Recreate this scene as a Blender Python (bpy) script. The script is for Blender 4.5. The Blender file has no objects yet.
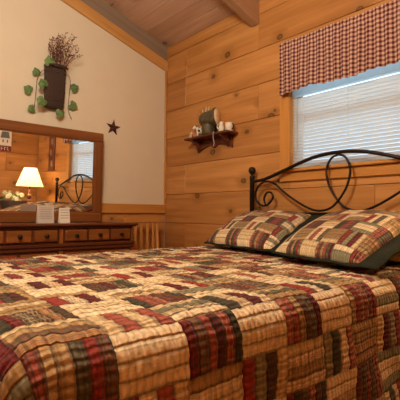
import bpy, bmesh, math, random
from mathutils import Vector, Matrix, noise
V = Vector
random.seed(7)
scene = bpy.context.scene
COL = scene.collection

# ------------------------------------------------------------------ helpers
def tag(o, label=None, cat=None, group=None, kind=None):
    if label: o['label'] = label
    if cat: o['category'] = cat
    if group: o['group'] = group
    if kind: o['kind'] = kind
    return o

def empty(name, loc=(0, 0, 0), rotz=0.0):
    o = bpy.data.objects.new(name, None)
    o.empty_display_size = .1
    o.location = loc
    o.rotation_euler = (0, 0, rotz)
    COL.objects.link(o)
    return o

def new_bm():
    bm = bmesh.new()
    bm.loops.layers.uv.new('grain')
    bm.loops.layers.uv.new('rnd')
    return bm

def obj(name, bm, mat, parent=None, smooth=False, fixn=True):
    """link a bmesh (in world coordinates, or local when the parent sits away from origin) as one object"""
    if fixn:
        bmesh.ops.recalc_face_normals(bm, faces=bm.faces)
    me = bpy.data.meshes.new(name)
    bm.to_mesh(me)
    bm.free()
    mats = mat if isinstance(mat, (list, tuple)) else [mat]
    for m in mats:
        me.materials.append(m)
    if smooth:
        for p in me.polygons:
            p.use_smooth = True
    o = bpy.data.objects.new(name, me)
    COL.objects.link(o)
    if parent is not None:
        o.parent = parent
    return o

def board(bm, o, L, W, T, ch=.003, rnd=None, mi=0):
    """a chamfered board: o corner, L length vector (grain), W width vector, T thickness vector"""
    o, L, W, T = V(o), V(L), V(W), V(T)
    g = bm.loops.layers.uv['grain']; r = bm.loops.layers.uv['rnd']
    rv = random.random() if rnd is None else rnd
    off = random.random() * 20
    lw, lt, ll = W.length, T.length, L.length
    c = min(ch, lw * .4, lt * .4)
    w, t = W / lw, T / lt
    prof = [(c, 0), (lw - c, 0), (lw, c), (lw, lt - c), (lw - c, lt), (c, lt), (0, lt - c), (0, c)]
    rings = []
    ld = L / ll
    ce = min(c, ll * .3)
    for s, k in ((0, 1), (ce, 0), (ll - ce, 0), (ll, 1)):
        ring = []
        for (a, b) in prof:
            if k:
                a = min(max(a, c), lw - c); b = min(max(b, c), lt - c)
            ring.append((bm.verts.new(o + ld * s + w * a + t * b), s, a, b))
        rings.append(ring)
    def face(vs):
        try:
            f = bm.faces.new([v[0] for v in vs])
        except ValueError:
            return
        f.material_index = mi
        for lp, v in zip(f.loops, vs):
            lp[g].uv = (v[1] + off, v[2] + v[3] + off * .37)
            lp[r].uv = (rv, off * .05)
    for i in range(3):
        for j in range(8):
            k = (j + 1) % 8
            face([rings[i][j], rings[i][k], rings[i + 1][k], rings[i + 1][j]])
    for ring in (rings[0], rings[3]):
        face(ring)

def box(bm, lo, hi, ch=.003, axis=None, rnd=None, mi=0):
    d = [hi[i] - lo[i] for i in range(3)]
    if axis is None:
        axis = max(range(3), key=lambda i: d[i])
    o = [i for i in range(3) if i != axis]
    vec = lambda i: V([d[i] if k == i else 0 for k in range(3)])
    big = max(o, key=lambda i: d[i]); sm = [i for i in o if i != big][0]
    board(bm, lo, vec(axis), vec(big), vec(sm), ch, rnd, mi)

def catmull(pts, n=8):
    pts = [V(p) for p in pts]
    out = []
    for i in range(len(pts) - 1):
        p0 = pts[max(i - 1, 0)]; p1 = pts[i]; p2 = pts[i + 1]; p3 = pts[min(i + 2, len(pts) - 1)]
        for k in range(n):
            t = k / n
            out.append(.5 * ((2 * p1) + (p2 - p0) * t + (2 * p0 - 5 * p1 + 4 * p2 - p3) * t * t + (3 * p1 - p0 - 3 * p2 + p3) * t ** 3))
    out.append(pts[-1])
    return out

def tube(bm, pts, rad, seg=8, cap=True):
    pts = [V(p) for p in pts]
    n = len(pts)
    rad = rad if isinstance(rad, (list, tuple)) else [rad] * n
    prev = None
    rings = []
    for i, p in enumerate(pts):
        d = (pts[min(i + 1, n - 1)] - pts[max(i - 1, 0)])
        if d.length < 1e-9: d = V((0, 0, 1))
        d.normalize()
        if prev is None:
            a = V((0, 0, 1)) if abs(d.z) < .9 else V((1, 0, 0))
            prev = a.cross(d).normalized()
        prev = (prev - d * prev.dot(d)).normalized()
        b = d.cross(prev)
        rings.append([bm.verts.new(p + (prev * math.cos(2 * math.pi * k / seg) + b * math.sin(2 * math.pi * k / seg)) * rad[i]) for k in range(seg)])
    for i in range(n - 1):
        for k in range(seg):
            bm.faces.new([rings[i][k], rings[i][(k + 1) % seg], rings[i + 1][(k + 1) % seg], rings[i + 1][k]])
    if cap:
        bm.faces.new(rings[0][::-1]); bm.faces.new(rings[-1])

def lathe(bm, c, prof, seg=20, axis='z', squash=(1, 1)):
    """prof list of (radius, height) from bottom to top"""
    c = V(c)
    rings = []
    for r, h in prof:
        ring = []
        for k in range(seg):
            a = 2 * math.pi * k / seg
            x, y = math.cos(a) * max(r, .0004) * squash[0], math.sin(a) * max(r, .0004) * squash[1]
            p = V((x, y, h)) if axis == 'z' else (V((h, x, y)) if axis == 'x' else V((x, h, y)))
            ring.append(bm.verts.new(c + p))
        rings.append(ring)
    for i in range(len(rings) - 1):
        for k in range(seg):
            bm.faces.new([rings[i][k], rings[i][(k + 1) % seg], rings[i + 1][(k + 1) % seg], rings[i + 1][k]])
    bm.faces.new(rings[0][::-1]); bm.faces.new(rings[-1])

def ball(bm, c, r, seg=14, sc=(1, 1, 1), rot=None):
    m = Matrix.Translation(V(c))
    if rot: m = m @ rot
    m = m @ Matrix.Diagonal((r * sc[0], r * sc[1], r * sc[2], 1))
    bmesh.ops.create_uvsphere(bm, u_segments=seg, v_segments=max(6, seg * 2 // 3), radius=1, matrix=m)

def prism(bm, pts, d):
    """closed outline (3D points) extruded along vector d"""
    d = V(d)
    a = [bm.verts.new(V(p)) for p in pts]
    b = [bm.verts.new(V(p) + d) for p in pts]
    n = len(a)
    fs = [bm.faces.new(a), bm.faces.new(b[::-1])]
    for i in range(n):
        bm.faces.new([a[i], b[i], b[(i + 1) % n], a[(i + 1) % n]])
    g = bm.loops.layers.uv.get('grain'); r = bm.loops.layers.uv.get('rnd')
    if g:
        off = random.random() * 9
        dn = d.normalized()
        ax = [i for i in range(3) if abs(dn[i]) < .7]
        for f in fs + list(bm.faces)[-n:]:
            for lp in f.loops:
                co = lp.vert.co
                lp[g].uv = (co[ax[0]] + off, co[ax[-1]] + off)
                lp[r].uv = (.5, .5)

# ------------------------------------------------------------------ materials
def mat(name):
    m = bpy.data.materials.new(name)
    m.use_nodes = True
    nt = m.node_tree
    return m, nt, nt.nodes['Principled BSDF']

class N:
    """small node writer"""
    def __init__(s, nt): s.nt = nt
    def new(s, t, **k):
        n = s.nt.nodes.new(t)
        for a, b in k.items(): setattr(n, a, b)
        return n
    def put(s, sock, v):
        if hasattr(v, 'is_linked') or isinstance(v, bpy.types.NodeSocket): s.nt.links.new(v, sock)
        else: sock.default_value = v
    def m(s, op, a, b=None, c=None, clamp=False):
        n = s.new('ShaderNodeMath', operation=op); n.use_clamp = clamp
        s.put(n.inputs[0], a)
        if b is not None: s.put(n.inputs[1], b)
        if c is not None: s.put(n.inputs[2], c)
        return n.outputs[0]
    def xyz(s, x, y, z=0.0):
        n = s.new('ShaderNodeCombineXYZ')
        for i, v in enumerate((x, y, z)): s.put(n.inputs[i], v)
        return n.outputs[0]
    def sep(s, v):
        n = s.new('ShaderNodeSeparateXYZ'); s.put(n.inputs[0], v)
        return n.outputs
    def uv(s, name):
        n = s.new('ShaderNodeUVMap'); n.uv_map = name
        return s.sep(n.outputs[0])
    def noise(s, vec, scale=1.0, detail=3.0, rough=.55, dist=0.0):
        n = s.new('ShaderNodeTexNoise'); s.put(n.inputs['Vector'], vec)
        n.inputs['Scale'].default_value = scale; n.inputs['Detail'].default_value = detail
        n.inputs['Roughness'].default_value = rough; n.inputs['Distortion'].default_value = dist
        return n.outputs['Fac']
    def ramp(s, fac, stops, interp='LINEAR'):
        n = s.new('ShaderNodeValToRGB'); s.put(n.inputs[0], fac)
        r = n.color_ramp; r.interpolation = interp
        while len(r.elements) > 1: r.elements.remove(r.elements[-1])
        r.elements[0].position = stops[0][0]; r.elements[0].color = (*stops[0][1], 1)
        for p, c in stops[1:]:
            e = r.elements.new(p); e.color = (*c, 1)
        return n.outputs[0]
    def mix(s, f, a, b, blend='MIX'):
        n = s.new('ShaderNodeMix', data_type='RGBA', blend_type=blend)
        s.put(n.inputs[0], f)
        for i, v in ((6, a), (7, b)):
            if isinstance(v, tuple): v = (*v, 1) if len(v) == 3 else v
            s.put(n.inputs[i], v)
        return n.outputs[2]
    def mapr(s, v, a, b, c=0.0, d=1.0, smooth=False):
        n = s.new('ShaderNodeMapRange')
        if smooth: n.interpolation_type = 'SMOOTHSTEP'
        s.put(n.inputs[0], v)
        for i, x in enumerate((a, b, c, d)): n.inputs[i + 1].default_value = x
        return n.outputs[0]
    def bump(s, h, strength=.5, dist=.01):
        n = s.new('ShaderNodeBump'); s.put(n.inputs['Height'], h)
        n.inputs['Strength'].default_value = strength; n.inputs['Distance'].default_value = dist
        return n.outputs[0]

def plain(name, col, rough=.5, metal=0.0, var=.12, scale=30, bump=0.0, spec=.5):
    m, nt, p = mat(name); n = N(nt)
    tc = n.new('ShaderNodeTexCoord').outputs['Object']
    f = n.noise(tc, scale, 3)
    lo = tuple(c * (1 - var) for c in col); hi = tuple(min(1, c * (1 + var)) for c in col)
    c = n.ramp(f, [(.3, lo), (.7, hi)])
    nt.links.new(c, p.inputs['Base Color'])
    p.inputs['Roughness'].default_value = rough
    p.inputs['Metallic'].default_value = metal
    p.inputs['Specular IOR Level'].default_value = spec
    if bump:
        nt.links.new(n.bump(f, bump, .003), p.inputs['Normal'])
    return m

def wood(name, dark, light, knots=True, rough=.5, var=.25, gs=1.0, spec=.3):
    m, nt, p = mat(name); n = N(nt)
    u, v, _ = n.uv('grain')
    r, r2, _ = n.uv('rnd')
    ro = n.m('MULTIPLY', r, 43.0)
    col = None
    warp = 0.0
    if knots:
        kv = n.xyz(n.m('ADD', n.m('MULTIPLY', u, 2.6), ro), n.m('MULTIPLY', v, 3.4), 0.0)
        vo = n.new('ShaderNodeTexVoronoi', voronoi_dimensions='2D')
        n.put(vo.inputs['Vector'], kv); vo.inputs['Scale'].default_value = 1.0
        has = n.m('GREATER_THAN', n.sep(vo.outputs['Color'])[0], .50)
        sz = n.mapr(n.sep(vo.outputs['Color'])[1], 0, 1, .6, 1.5)
        d = n.m('DIVIDE', vo.outputs['Distance'], sz)
        d = n.m('ADD', d, n.m('MULTIPLY', n.m('SUBTRACT', n.noise(kv, 12, 2), .5), .03))
        kn = n.m('MULTIPLY', n.mapr(d, .035, .065, 1, 0, True), has)
        halo = n.m('MULTIPLY', n.mapr(d, .04, .28, 1, 0, True), has)
        ring = n.m('MULTIPLY', n.mapr(n.m('ABSOLUTE', n.m('SUBTRACT', d, .05)), .0, .02, 1, 0), has)
        warp = n.m('MULTIPLY', halo, .35)
    gv = n.xyz(n.m('ADD', n.m('MULTIPLY', u, 1.1 * gs), ro), n.m('ADD', n.m('MULTIPLY', v, 26 * gs), warp if knots else 0.0), r2)
    f1 = n.noise(gv, 1.0, 4, .6, .5)
    bv = n.xyz(n.m('ADD', n.m('MULTIPLY', u, .9 * gs), ro), n.m('ADD', n.m('MULTIPLY', v, 6 * gs), warp if knots else 0.0), r)
    f2 = n.noise(bv, 1.0, 2, .5, .8)
    fac = n.m('ADD', n.m('MULTIPLY', f1, .5), n.m('MULTIPLY', f2, .5))
    c = n.ramp(fac, [(.34, dark), (.5, tuple((a + b) * .5 for a, b in zip(dark, light))), (.64, light)])
    bright = n.m('ADD', n.m('MULTIPLY', r, var), 1 - var * .55)
    c = n.mix(1.0, c, n.xyz(bright, n.m('POWER', bright, 1.25), n.m('POWER', bright, 1.5)), 'MULTIPLY')
    if knots:
        c = n.mix(n.m('MULTIPLY', halo, .55), c, tuple(a * .72 for a in dark))
        c = n.mix(n.m('MULTIPLY', kn, .7), c, tuple(a * .42 for a in dark))
        c = n.mix(n.m('MULTIPLY', ring, .85), c, tuple(a * .12 for a in dark))
    nt.links.new(c, p.inputs['Base Color'])
    p.inputs['Roughness'].default_value = rough
    p.inputs['Specular IOR Level'].default_value = spec
    nt.links.new(n.bump(f1, .08, .004), p.inputs['Normal'])
    return m

def quilt_mat(name, BU, BV):
    m, nt, p = mat(name); n = N(nt)
    u0, v0, _ = n.uv('grain')
    # a little hand-sewn wobble
    wv = n.noise(n.xyz(u0, v0), 9, 1)
    wv2 = n.noise(n.xyz(v0, u0, 3.0), 9, 1)
    u = n.m('ADD', u0, n.m('MULTIPLY', n.m('SUBTRACT', wv, .5), .008))
    v = n.m('ADD', v0, n.m('MULTIPLY', n.m('SUBTRACT', wv2, .5), .008))
    U = n.m('DIVIDE', u, BU); W = n.m('DIVIDE', v, BV)
    bu = n.m('FLOOR', U); bv = n.m('FLOOR', W)
    fu = n.m('SUBTRACT', U, bu); fv = n.m('SUBTRACT', W, bv)
    chk = n.m('FLOORED_MODULO', n.m('ADD', bu, bv), 2.0)          # 1 = light block, strips divided by fu
    par = n.m('FLOORED_MODULO', bu, 2.0)                          # 0 : dark strips + cream, 1 : red/cream strips + plaid tan
    inv = n.m('SUBTRACT', 1.0, chk)
    nS = n.m('ADD', n.m('MULTIPLY', inv, n.m('SUBTRACT', 6.0, n.m('MULTIPLY', par, 2.0))), n.m('MULTIPLY', chk, 4.0))
    s = n.m('ADD', n.m('MULTIPLY', chk, fu), n.m('MULTIPLY', inv, fv))
    along = n.m('ADD', n.m('MULTIPLY', chk, v), n.m('MULTIPLY', inv, u))
    across = n.m('ADD', n.m('MULTIPLY', chk, u), n.m('MULTIPLY', inv, v))
    ss = n.m('MULTIPLY', s, nS)
    si = n.m('FLOOR', ss); sf = n.m('SUBTRACT', ss, si)
    def wn(x, y, z):
        w = n.new('ShaderNodeTexWhiteNoise', noise_dimensions='3D'); n.put(w.inputs['Vector'], n.xyz(x, y, z))
        return w.outputs['Value']
    r1 = wn(n.m('ADD', bu, .37), n.m('ADD', bv, .71), n.m('ADD', si, .21))
    r2 = wn(n.m('ADD', bu, 5.37), n.m('ADD', bv, 9.71), n.m('ADD', si, 3.21))
    rb = wn(n.m('ADD', bu, 15.37), n.m('ADD', bv, 2.71), 4.2)
    cream = (.90, .69, .41); cream2 = (.76, .545, .285); tan = (.47, .28, .11); olive = (.15, .11, .055)
    red = (.33, .036, .026); burg = (.135, .012, .014); brown = (.125, .060, .030); green = (.062, .056, .030); rose = (.40, .095, .06)
    sage = (.26, .235, .13)
    darkS = n.ramp(r1, [(0, red), (.22, brown), (.42, green), (.60, burg), (.74, tan), (.80, rose), (.88, olive)], 'CONSTANT')
    odd = n.m('FLOORED_MODULO', n.m('ADD', si, n.m('FLOOR', n.m('MULTIPLY', rb, 1.999))), 2.0)
    lightA = n.ramp(r1, [(0, cream2), (.45, cream), (.75, tan), (.88, sage)], 'CONSTANT')
    redA = n.ramp(r1, [(0, burg), (.30, red), (.62, burg), (.75, green), (.86, rose)], 'CONSTANT')
    stripA = n.mix(odd, lightA, redA)
    stripe = n.mix(par, darkS, stripA)
    lightC = n.ramp(r1, [(0, cream), (.35, cream2), (.58, cream), (.80, tan), (.88, sage)], 'CONSTANT')
    lightD = n.ramp(r1, [(0, tan), (.25, cream2), (.50, cream), (.64, tan), (.84, sage), (.92, olive)], 'CONSTANT')
    lightb = n.mix(par, lightC, lightD)
    c = n.mix(chk, stripe, lightb)
    def lines(x, base, sc, th):
        w = n.m('FRACT', n.m('ADD', n.m('MULTIPLY', x, sc), base))
        return n.m('GREATER_THAN', w, th)
    per = n.m('ADD', 26.0, n.m('MULTIPLY', r2, 30.0))
    la = lines(along, r2, per, .62)
    lb = lines(across, r1, n.m('MULTIPLY', per, 1.9), .62)
    lc = lines(across, r2, n.m('MULTIPLY', per, 1.1), .80)
    ld = lines(along, n.m('MULTIPLY', r1, 3.0), n.m('MULTIPLY', per, .6), .84)
    # strength by block kind : dark strips strong, plaid tan medium, cream faint
    kk = n.m('ADD', n.m('MULTIPLY', inv, n.m('SUBTRACT', .95, n.m('MULTIPLY', par, .35))), n.m('MULTIPLY', chk, n.m('ADD', .22, n.m('MULTIPLY', par, .58))))
    k = n.m('MULTIPLY', kk, n.mapr(r2, 0, 1, .35, 1.0))
    plaid = n.ramp(r2, [(0, (.09, .06, .035)), (.3, (.48, .33, .17)), (.45, (.09, .06, .035)), (.6, (.28, .05, .035)), (.75, (.5, .36, .19)), (.88, (.05, .055, .03))], 'CONSTANT')
    c = n.mix(n.m('MULTIPLY', la, n.m('MULTIPLY', k, .50)), c, plaid)
    c = n.mix(n.m('MULTIPLY', lb, n.m('MULTIPLY', k, .60)), c, plaid)
    c = n.mix(n.m('MULTIPLY', lc, n.m('MULTIPLY', k, .65)), c, (.06, .035, .022))
    c = n.mix(n.m('MULTIPLY', ld, n.m('MULTIPLY', k, .55)), c, (.05, .03, .02))
    mott = n.noise(n.xyz(u0, v0, 2.0), 60, 3)
    mo = n.mapr(mott, .3, .7, .82, 1.12)
    c = n.mix(1.0, c, n.xyz(mo, mo, mo), 'MULTIPLY')
    # quilting puckers across each strip, seams between strips
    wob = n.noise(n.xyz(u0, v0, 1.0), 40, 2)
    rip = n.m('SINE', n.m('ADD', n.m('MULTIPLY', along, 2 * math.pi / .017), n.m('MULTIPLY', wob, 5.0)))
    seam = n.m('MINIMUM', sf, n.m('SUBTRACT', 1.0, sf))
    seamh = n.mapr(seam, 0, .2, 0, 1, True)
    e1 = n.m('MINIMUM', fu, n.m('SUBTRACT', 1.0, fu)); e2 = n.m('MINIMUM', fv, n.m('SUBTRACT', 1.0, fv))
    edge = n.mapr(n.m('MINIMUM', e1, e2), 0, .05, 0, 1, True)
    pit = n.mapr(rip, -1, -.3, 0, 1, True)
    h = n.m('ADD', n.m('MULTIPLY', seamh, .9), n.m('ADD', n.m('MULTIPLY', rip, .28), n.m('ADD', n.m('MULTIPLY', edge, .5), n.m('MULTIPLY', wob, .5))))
    dk = n.m('MULTIPLY', n.mapr(seamh, 0, 1, .66, 1.0), n.mapr(pit, 0, 1, .76, 1.0))  # occlusion shade painted into the colour along seams and pucker pits
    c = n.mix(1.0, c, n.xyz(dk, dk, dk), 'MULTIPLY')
    nt.links.new(c, p.inputs['Base Color'])
    p.inputs['Roughness'].default_value = .9
    p.inputs['Specular IOR Level'].default_value = .12
    try: p.inputs['Sheen Weight'].default_value = .08
    except Exception: pass
    nt.links.new(n.bump(h, .9, .007), p.inputs['Normal'])
    return m

PINE = wood('knotty_pine', (.36, .145, .034), (.56, .258, .076), True, .42, .34)
CEIL = wood('ceiling_pine', (.46, .28, .18), (.62, .40, .27), True, .6, .22)
BEAM = wood('beam_wood', (.30, .16, .082), (.44, .25, .13), False, .6, .1)
TRIM = wood('trim_pine', (.44, .18, .035), (.60, .275, .065), False, .4, .1)
TRIMK = wood('trim_knotty_pine', (.50, .24, .065), (.66, .35, .115), True, .4, .1)
CHERRY = wood('cherry_stained_pine', (.15, .042, .008), (.29, .092, .017), False, .32, .12, spec=.45)
CHERRY_D = wood('cherry_stained_dark', (.075, .017, .006), (.14, .036, .011), False, .32, .12, spec=.45)
FRAMEW = wood('mirror_frame_wood', (.14, .042, .009), (.25, .085, .018), False, .35, .1, spec=.4)
SHELFW = wood('shelf_wood', (.085, .022, .010), (.15, .042, .018), False, .4, .1)
CHAIRW = wood('chair_wood', (.46, .19, .045), (.62, .28, .075), False, .4, .1)
GREYB = wood('grey_brown_wood', (.20, .14, .09), (.29, .20, .135), False, .7, .1)
FLOORM = wood('floor_wood', (.16, .065, .022), (.26, .115, .04), False, .4, .3)
CREAM = plain('cream_paint', (.69, .59, .43), .75, var=.02, scale=5)
IRON = plain('bronzed_iron', (.022, .012, .009), .38, .6, spec=.5)
KNOB = plain('dark_knob', (.02, .010, .007), .4, .5)
GREEN = plain('flange_green', (.020, .022, .013), .9, var=.25, scale=60, bump=.4, spec=.1)
TANP = plain('pillowcase_gold', (.60, .40, .15), .85, var=.08, scale=40, spec=.1)
LEAF = plain('ivy_green', (.11, .19, .055), .55, var=.45, scale=40)
STEM = plain('vine_brown', (.16, .085, .05), .8)
TWIG = plain('twig_brown', (.12, .045, .028), .8)
BERRY = plain('berry_brown', (.15, .045, .03), .6)
RUST = plain('rusted_star', (.085, .022, .018), .5, .35, var=.4, scale=40)
WHITE = plain('glazed_white', (.72, .64, .52), .35, var=.06)
PAPER = plain('paper_white', (.72, .66, .56), .8, var=.03)
PAPERG = plain('paper_grey', (.56, .48, .41), .8, var=.03)
INK = plain('printed_grey', (.34, .28, .23), .8)
MATT = plain('mattress_white', (.7, .65, .58), .9)
PETAL = plain('petal_cream', (.62, .58, .38), .7)
CERA = plain('dark_stoneware', (.085, .066, .030), .55, var=.5, scale=25)
BUFF = plain('buff_disc', (.70, .52, .31), .7)
TERRA = plain('terracotta', (.45, .16, .06), .7)
FEATH = plain('dried_husk', (.55, .40, .22), .8)
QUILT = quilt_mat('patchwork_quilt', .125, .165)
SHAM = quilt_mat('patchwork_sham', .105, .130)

def mk_wicker():
    m, nt, p = mat('dark_wicker'); n = N(nt)
    tc = n.new('ShaderNodeTexCoord').outputs['Object']
    x, y, z = n.sep(tc)
    a = n.m('SINE', n.m('MULTIPLY', z, 420.0))
    b = n.m('SINE', n.m('MULTIPLY', y, 330.0))
    w = n.m('MULTIPLY', a, b)
    c = n.ramp(n.mapr(w, -1, 1), [(.2, (.02, .011, .008)), (.8, (.095, .048, .032))])
    nt.links.new(c, p.inputs['Base Color']); p.inputs['Roughness'].default_value = .6
    nt.links.new(n.bump(w, .8, .004), p.inputs['Normal'])
    return m
WICKER = mk_wicker()

def mk_gingham():
    m, nt, p = mat('gingham_cloth'); n = N(nt)
    u, v, _ = n.uv('grain')
    P = .0285
    a = n.m('GREATER_THAN', n.m('FRACT', n.m('DIVIDE', u, P)), .5)
    b = n.m('GREATER_THAN', n.m('FRACT', n.m('DIVIDE', v, P)), .5)
    s = n.m('MULTIPLY', n.m('ADD', a, b), .5)
    c = n.ramp(s, [(0, (.54, .39, .29)), (.34, (.30, .13, .10)), (.75, (.075, .022, .024))], 'CONSTANT')
    nt.links.new(c, p.inputs['Base Color']); p.inputs['Roughness'].default_value = .9
    p.inputs['Specular IOR Level'].default_value = .1
    return m
GINGHAM = mk_gingham()

def mk_mirror():
    m, nt, p = mat('mirror_silver'); n = N(nt)
    p.inputs['Base Color'].default_value = (.93, .91, .88, 1)
    p.inputs['Metallic'].default_value = 1; p.inputs['Roughness'].default_value = .015
    return m
MIRROR = mk_mirror()

def mk_glass():
    m, nt, p = mat('window_glass'); n = N(nt)
    out = nt.nodes['Material Output']
    t = n.new('ShaderNodeBsdfTransparent'); t.inputs[0].default_value = (.93, .97, 1, 1)
    g = n.new('ShaderNodeBsdfGlossy'); g.inputs['Roughness'].default_value = .02
    mx = n.new('ShaderNodeMixShader'); mx.inputs[0].default_value = .06
    nt.links.new(t.outputs[0], mx.inputs[1]); nt.links.new(g.outputs[0], mx.inputs[2])
    nt.links.new(mx.outputs[0], out.inputs[0])
    return m
GLASS = mk_glass()

def mk_translucent(name, col, tr, rough=.6):
    m, nt, p = mat(name); n = N(nt)
    out = nt.nodes['Material Output']
    tc = n.new('ShaderNodeTexCoord').outputs['Object']
    f = n.noise(tc, 20, 2)
    c = n.ramp(f, [(.3, tuple(a * .95 for a in col)), (.7, col)])
    nt.links.new(c, p.inputs['Base Color']); p.inputs['Roughness'].default_value = rough
    t = n.new('ShaderNodeBsdfTranslucent'); nt.links.new(c, t.inputs[0])
    mx = n.new('ShaderNodeMixShader'); mx.inputs[0].default_value = tr
    nt.links.new(p.outputs[0], mx.inputs[1]); nt.links.new(t.outputs[0], mx.inputs[2])
    nt.links.new(mx.outputs[0], out.inputs[0])
    return m
SLAT = mk_translucent('blind_slat_white', (.70, .71, .68), .30)
RAILM = mk_translucent('blind_rail', (.74, .84, .86), .6)
SHADE = mk_translucent('lamp_shade_linen', (.90, .78, .55), .55, .9)
LAMPR = plain('lamp_turned_wood', (.20, .045, .022), .3, var=.3)
LAMPC = plain('lamp_cream_band', (.55, .36, .2), .4)
BULB, _nt, _p = mat('bulb_glow')
_p.inputs['Emission Color'].default_value = (1, .75, .45, 1); _p.inputs['Emission Strength'].default_value = 6
OUTG = plain('outside_foliage', (.20, .26, .12), .9, var=.5, scale=3)

# ------------------------------------------------------------------ room shell
XR, YF, SL, Z0 = 3.72, -3.70, .323, 2.665
rows = [0, .29, .573, .856, 1.1385, 1.421, 1.703, 1.986, 2.268, 2.551, 2.74]
WX0, WX1, WZ0, WZ1 = 1.555, 2.465, 1.265, 2.02
bm = new_bm()
G = .0012
joints = {1: [.9, 2.6], 2: [.328, 2.9], 3: [2.2], 4: [.328], 5: [], 6: [1.252], 7: [.322], 8: [.338, 1.252], 9: [1.252]}
for i in range(len(rows) - 1):
    z0, z1 = rows[i] + G, rows[i + 1] - G
    if i == len(rows) - 2: z1 = 2.66
    js = joints.get(i, [1.7])
    xs = [0] + js + [XR]
    for a, b in zip(xs[:-1], xs[1:]):
        segs = [(a, b, z0, z1)]
        if z1 > WZ0 and z0 < WZ1:                    # keep the window opening clear
            segs = []
            if a < WX0: segs.append((a, min(b, WX0), z0, z1))
            if b > WX1: segs.append((max(a, WX1), b, z0, z1))
            if z0 < WZ0 and a < WX1 and b > WX0: segs.append((max(a, WX0), min(b, WX1), z0, WZ0))
            if z1 > WZ1 and a < WX1 and b > WX0: segs.append((max(a, WX0), min(b, WX1), WZ1, z1))
        rv = random.random()
        for (p, q, r, s) in segs:
            if q - p > .01:
                board(bm, (p + .0006, .03, r), (q - p - .0012, 0, 0), (0, 0, s - r), (0, -.03, 0), .0035, rv)
for (p, q, r, s) in ((-.1, WX0, 0, 2.9), (WX1, XR + .1, 0, 2.9), (WX0, WX1, 0, WZ0), (WX0, WX1, WZ1, 2.9)):
    box(bm, (p, .031, r), (q, .12, s), .001, rnd=.1)
tag(obj('wall_back', bm, PINE), kind='structure')

bm = new_bm()                                        # cream gable wall with a wainscot of pine boards below
T = -YF
zc = lambda t: Z0 + SL * t
prism(bm, [(0, 0, .99), (0, YF, .99), (0, YF, zc(T)), (0, 0, zc(0))], (-.1, 0, 0))
tag(obj('wall_left', bm, CREAM), kind='structure')
bm = new_bm()
for i in range(4):
    z0, z1 = rows[i] + G, min(rows[i + 1], .99) - G
    if i == 3: z1 = .988
    for a, b in ((0, 2.0), (2.0, 3.7)):
        board(bm, (-.02, -b, z0), (0, b - a - .002, 0), (0, 0, z1 - z0), (.02, 0, 0), .003)
box(bm, (-.1, YF, 0), (-.021, 0, .989), .001)
tag(obj('trim_4', bm, PINE), kind='structure')
for nm in ('right', 'front'):
    bm = new_bm()
    for i in range(len(rows) + 3):
        z0 = i * .2825 + G; z1 = z0 + .2825 - 2 * G
        if nm == 'right':
            tmin = max(0, (z1 - Z0) / SL) if z1 > Z0 else 0
            if -tmin < YF + .1: continue
            cuts = [YF, -1.9 + (i % 3) * .7, -tmin]
            for a, b in zip(cuts[:-1], cuts[1:]):
                if b - a > .02: board(bm, (XR, a, z0), (0, b - a - .0015, 0), (0, 0, z1 - z0), (.03, 0, 0), .0035)
        else:
            for a, b in ((0, 1.5 + (i % 2)), (1.5 + (i % 2), XR)):
                board(bm, (a, YF - .03, z0), (b - a - .0015, 0, 0), (0, 0, z1 - z0), (0, .03, 0), .0035)
    if nm == 'right': prism(bm, [(XR + .031, 0.1, 0), (XR + .031, YF - .1, 0), (XR + .031, YF - .1, 4.1), (XR + .031, 0.1, 2.7)], (.08, 0, 0))
    else: box(bm, (-.1, YF - .12, 0), (XR + .1, YF - .031, 4.1), .001)
    tag(obj('wall_' + nm, bm, PINE), kind='structure')

bm = new_bm()
y = 0.1
while y > YF - .1:
    x = -.1
    cut = random.uniform(.8, 2.6)
    for a, b in ((-.1, cut), (cut, XR + .1)):
        board(bm, (a, y - .118, -.02), (b - a - .001, 0, 0), (0, .117, 0), (0, 0, .02), .002)
    y -= .12
tag(obj('floor', bm, FLOORM), kind='structure')

bm = new_bm()                                        # sloped ceiling boards running parallel to the plank wall
cs = 1 / math.hypot(1, SL)
dirn = V((0, -cs, SL * cs)); nrm = V((0, SL * cs, cs))
s = -.15
while s < 4.0:
    o = V((0, 0, Z0)) + dirn * s
    cut = random.choice([.9, 1.6, 2.4, 3.0])
    for a, b in ((-.1, cut), (cut, XR + .1)):
        board(bm, o + V((a, 0, 0)), (b - a - .001, 0, 0), dirn * .1385, nrm * .02, .004)
    s += .14
board(bm, V((-.15, 0, Z0)) + dirn * -.2 + nrm * .021, (XR + .3, 0, 0), dirn * 4.3, nrm * .08, .001)
tag(obj('ceiling', bm, CEIL), kind='structure')

bm = new_bm()                                        # rafter that dies into the plank wall
board(bm, V((1.173, -.002, 2.468)), dirn * 3.9, (.088, 0, 0), nrm * .19, .008)
tag(obj('ceiling_beam', bm, BEAM), kind='structure')

def rake(bm, x, zlo, zhi, th):
    o = V((x, 0, zlo)); k = (zhi - zlo) * cs
    L = dirn * (3.69 / cs)
    board(bm, o, L, nrm * k, (th, 0, 0), .003)
bm = new_bm(); rake(bm, .0005, 2.405, 2.512, .024)
tag(obj('trim_1', bm, TRIMK), kind='structure')
bm = new_bm(); rake(bm, .0005, 2.515, 2.68, .010)  # grey-brown band from the rake trim up to the ceiling
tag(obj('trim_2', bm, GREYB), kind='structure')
bm = new_bm()                                        # chair rail with a rounded nose
board(bm, (.0005, -.002, .947), (0, YF + .01, 0), (0, 0, .09), (.022, 0, 0), .006)
tag(obj('trim_3', bm, TRIM), kind='structure')
bm = new_bm()
box(bm, (.0005, -.018, 1.046), (.018, -.0005, 2.40), .003)
tag(obj('trim_5', bm, TRIM), kind='structure')

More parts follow.
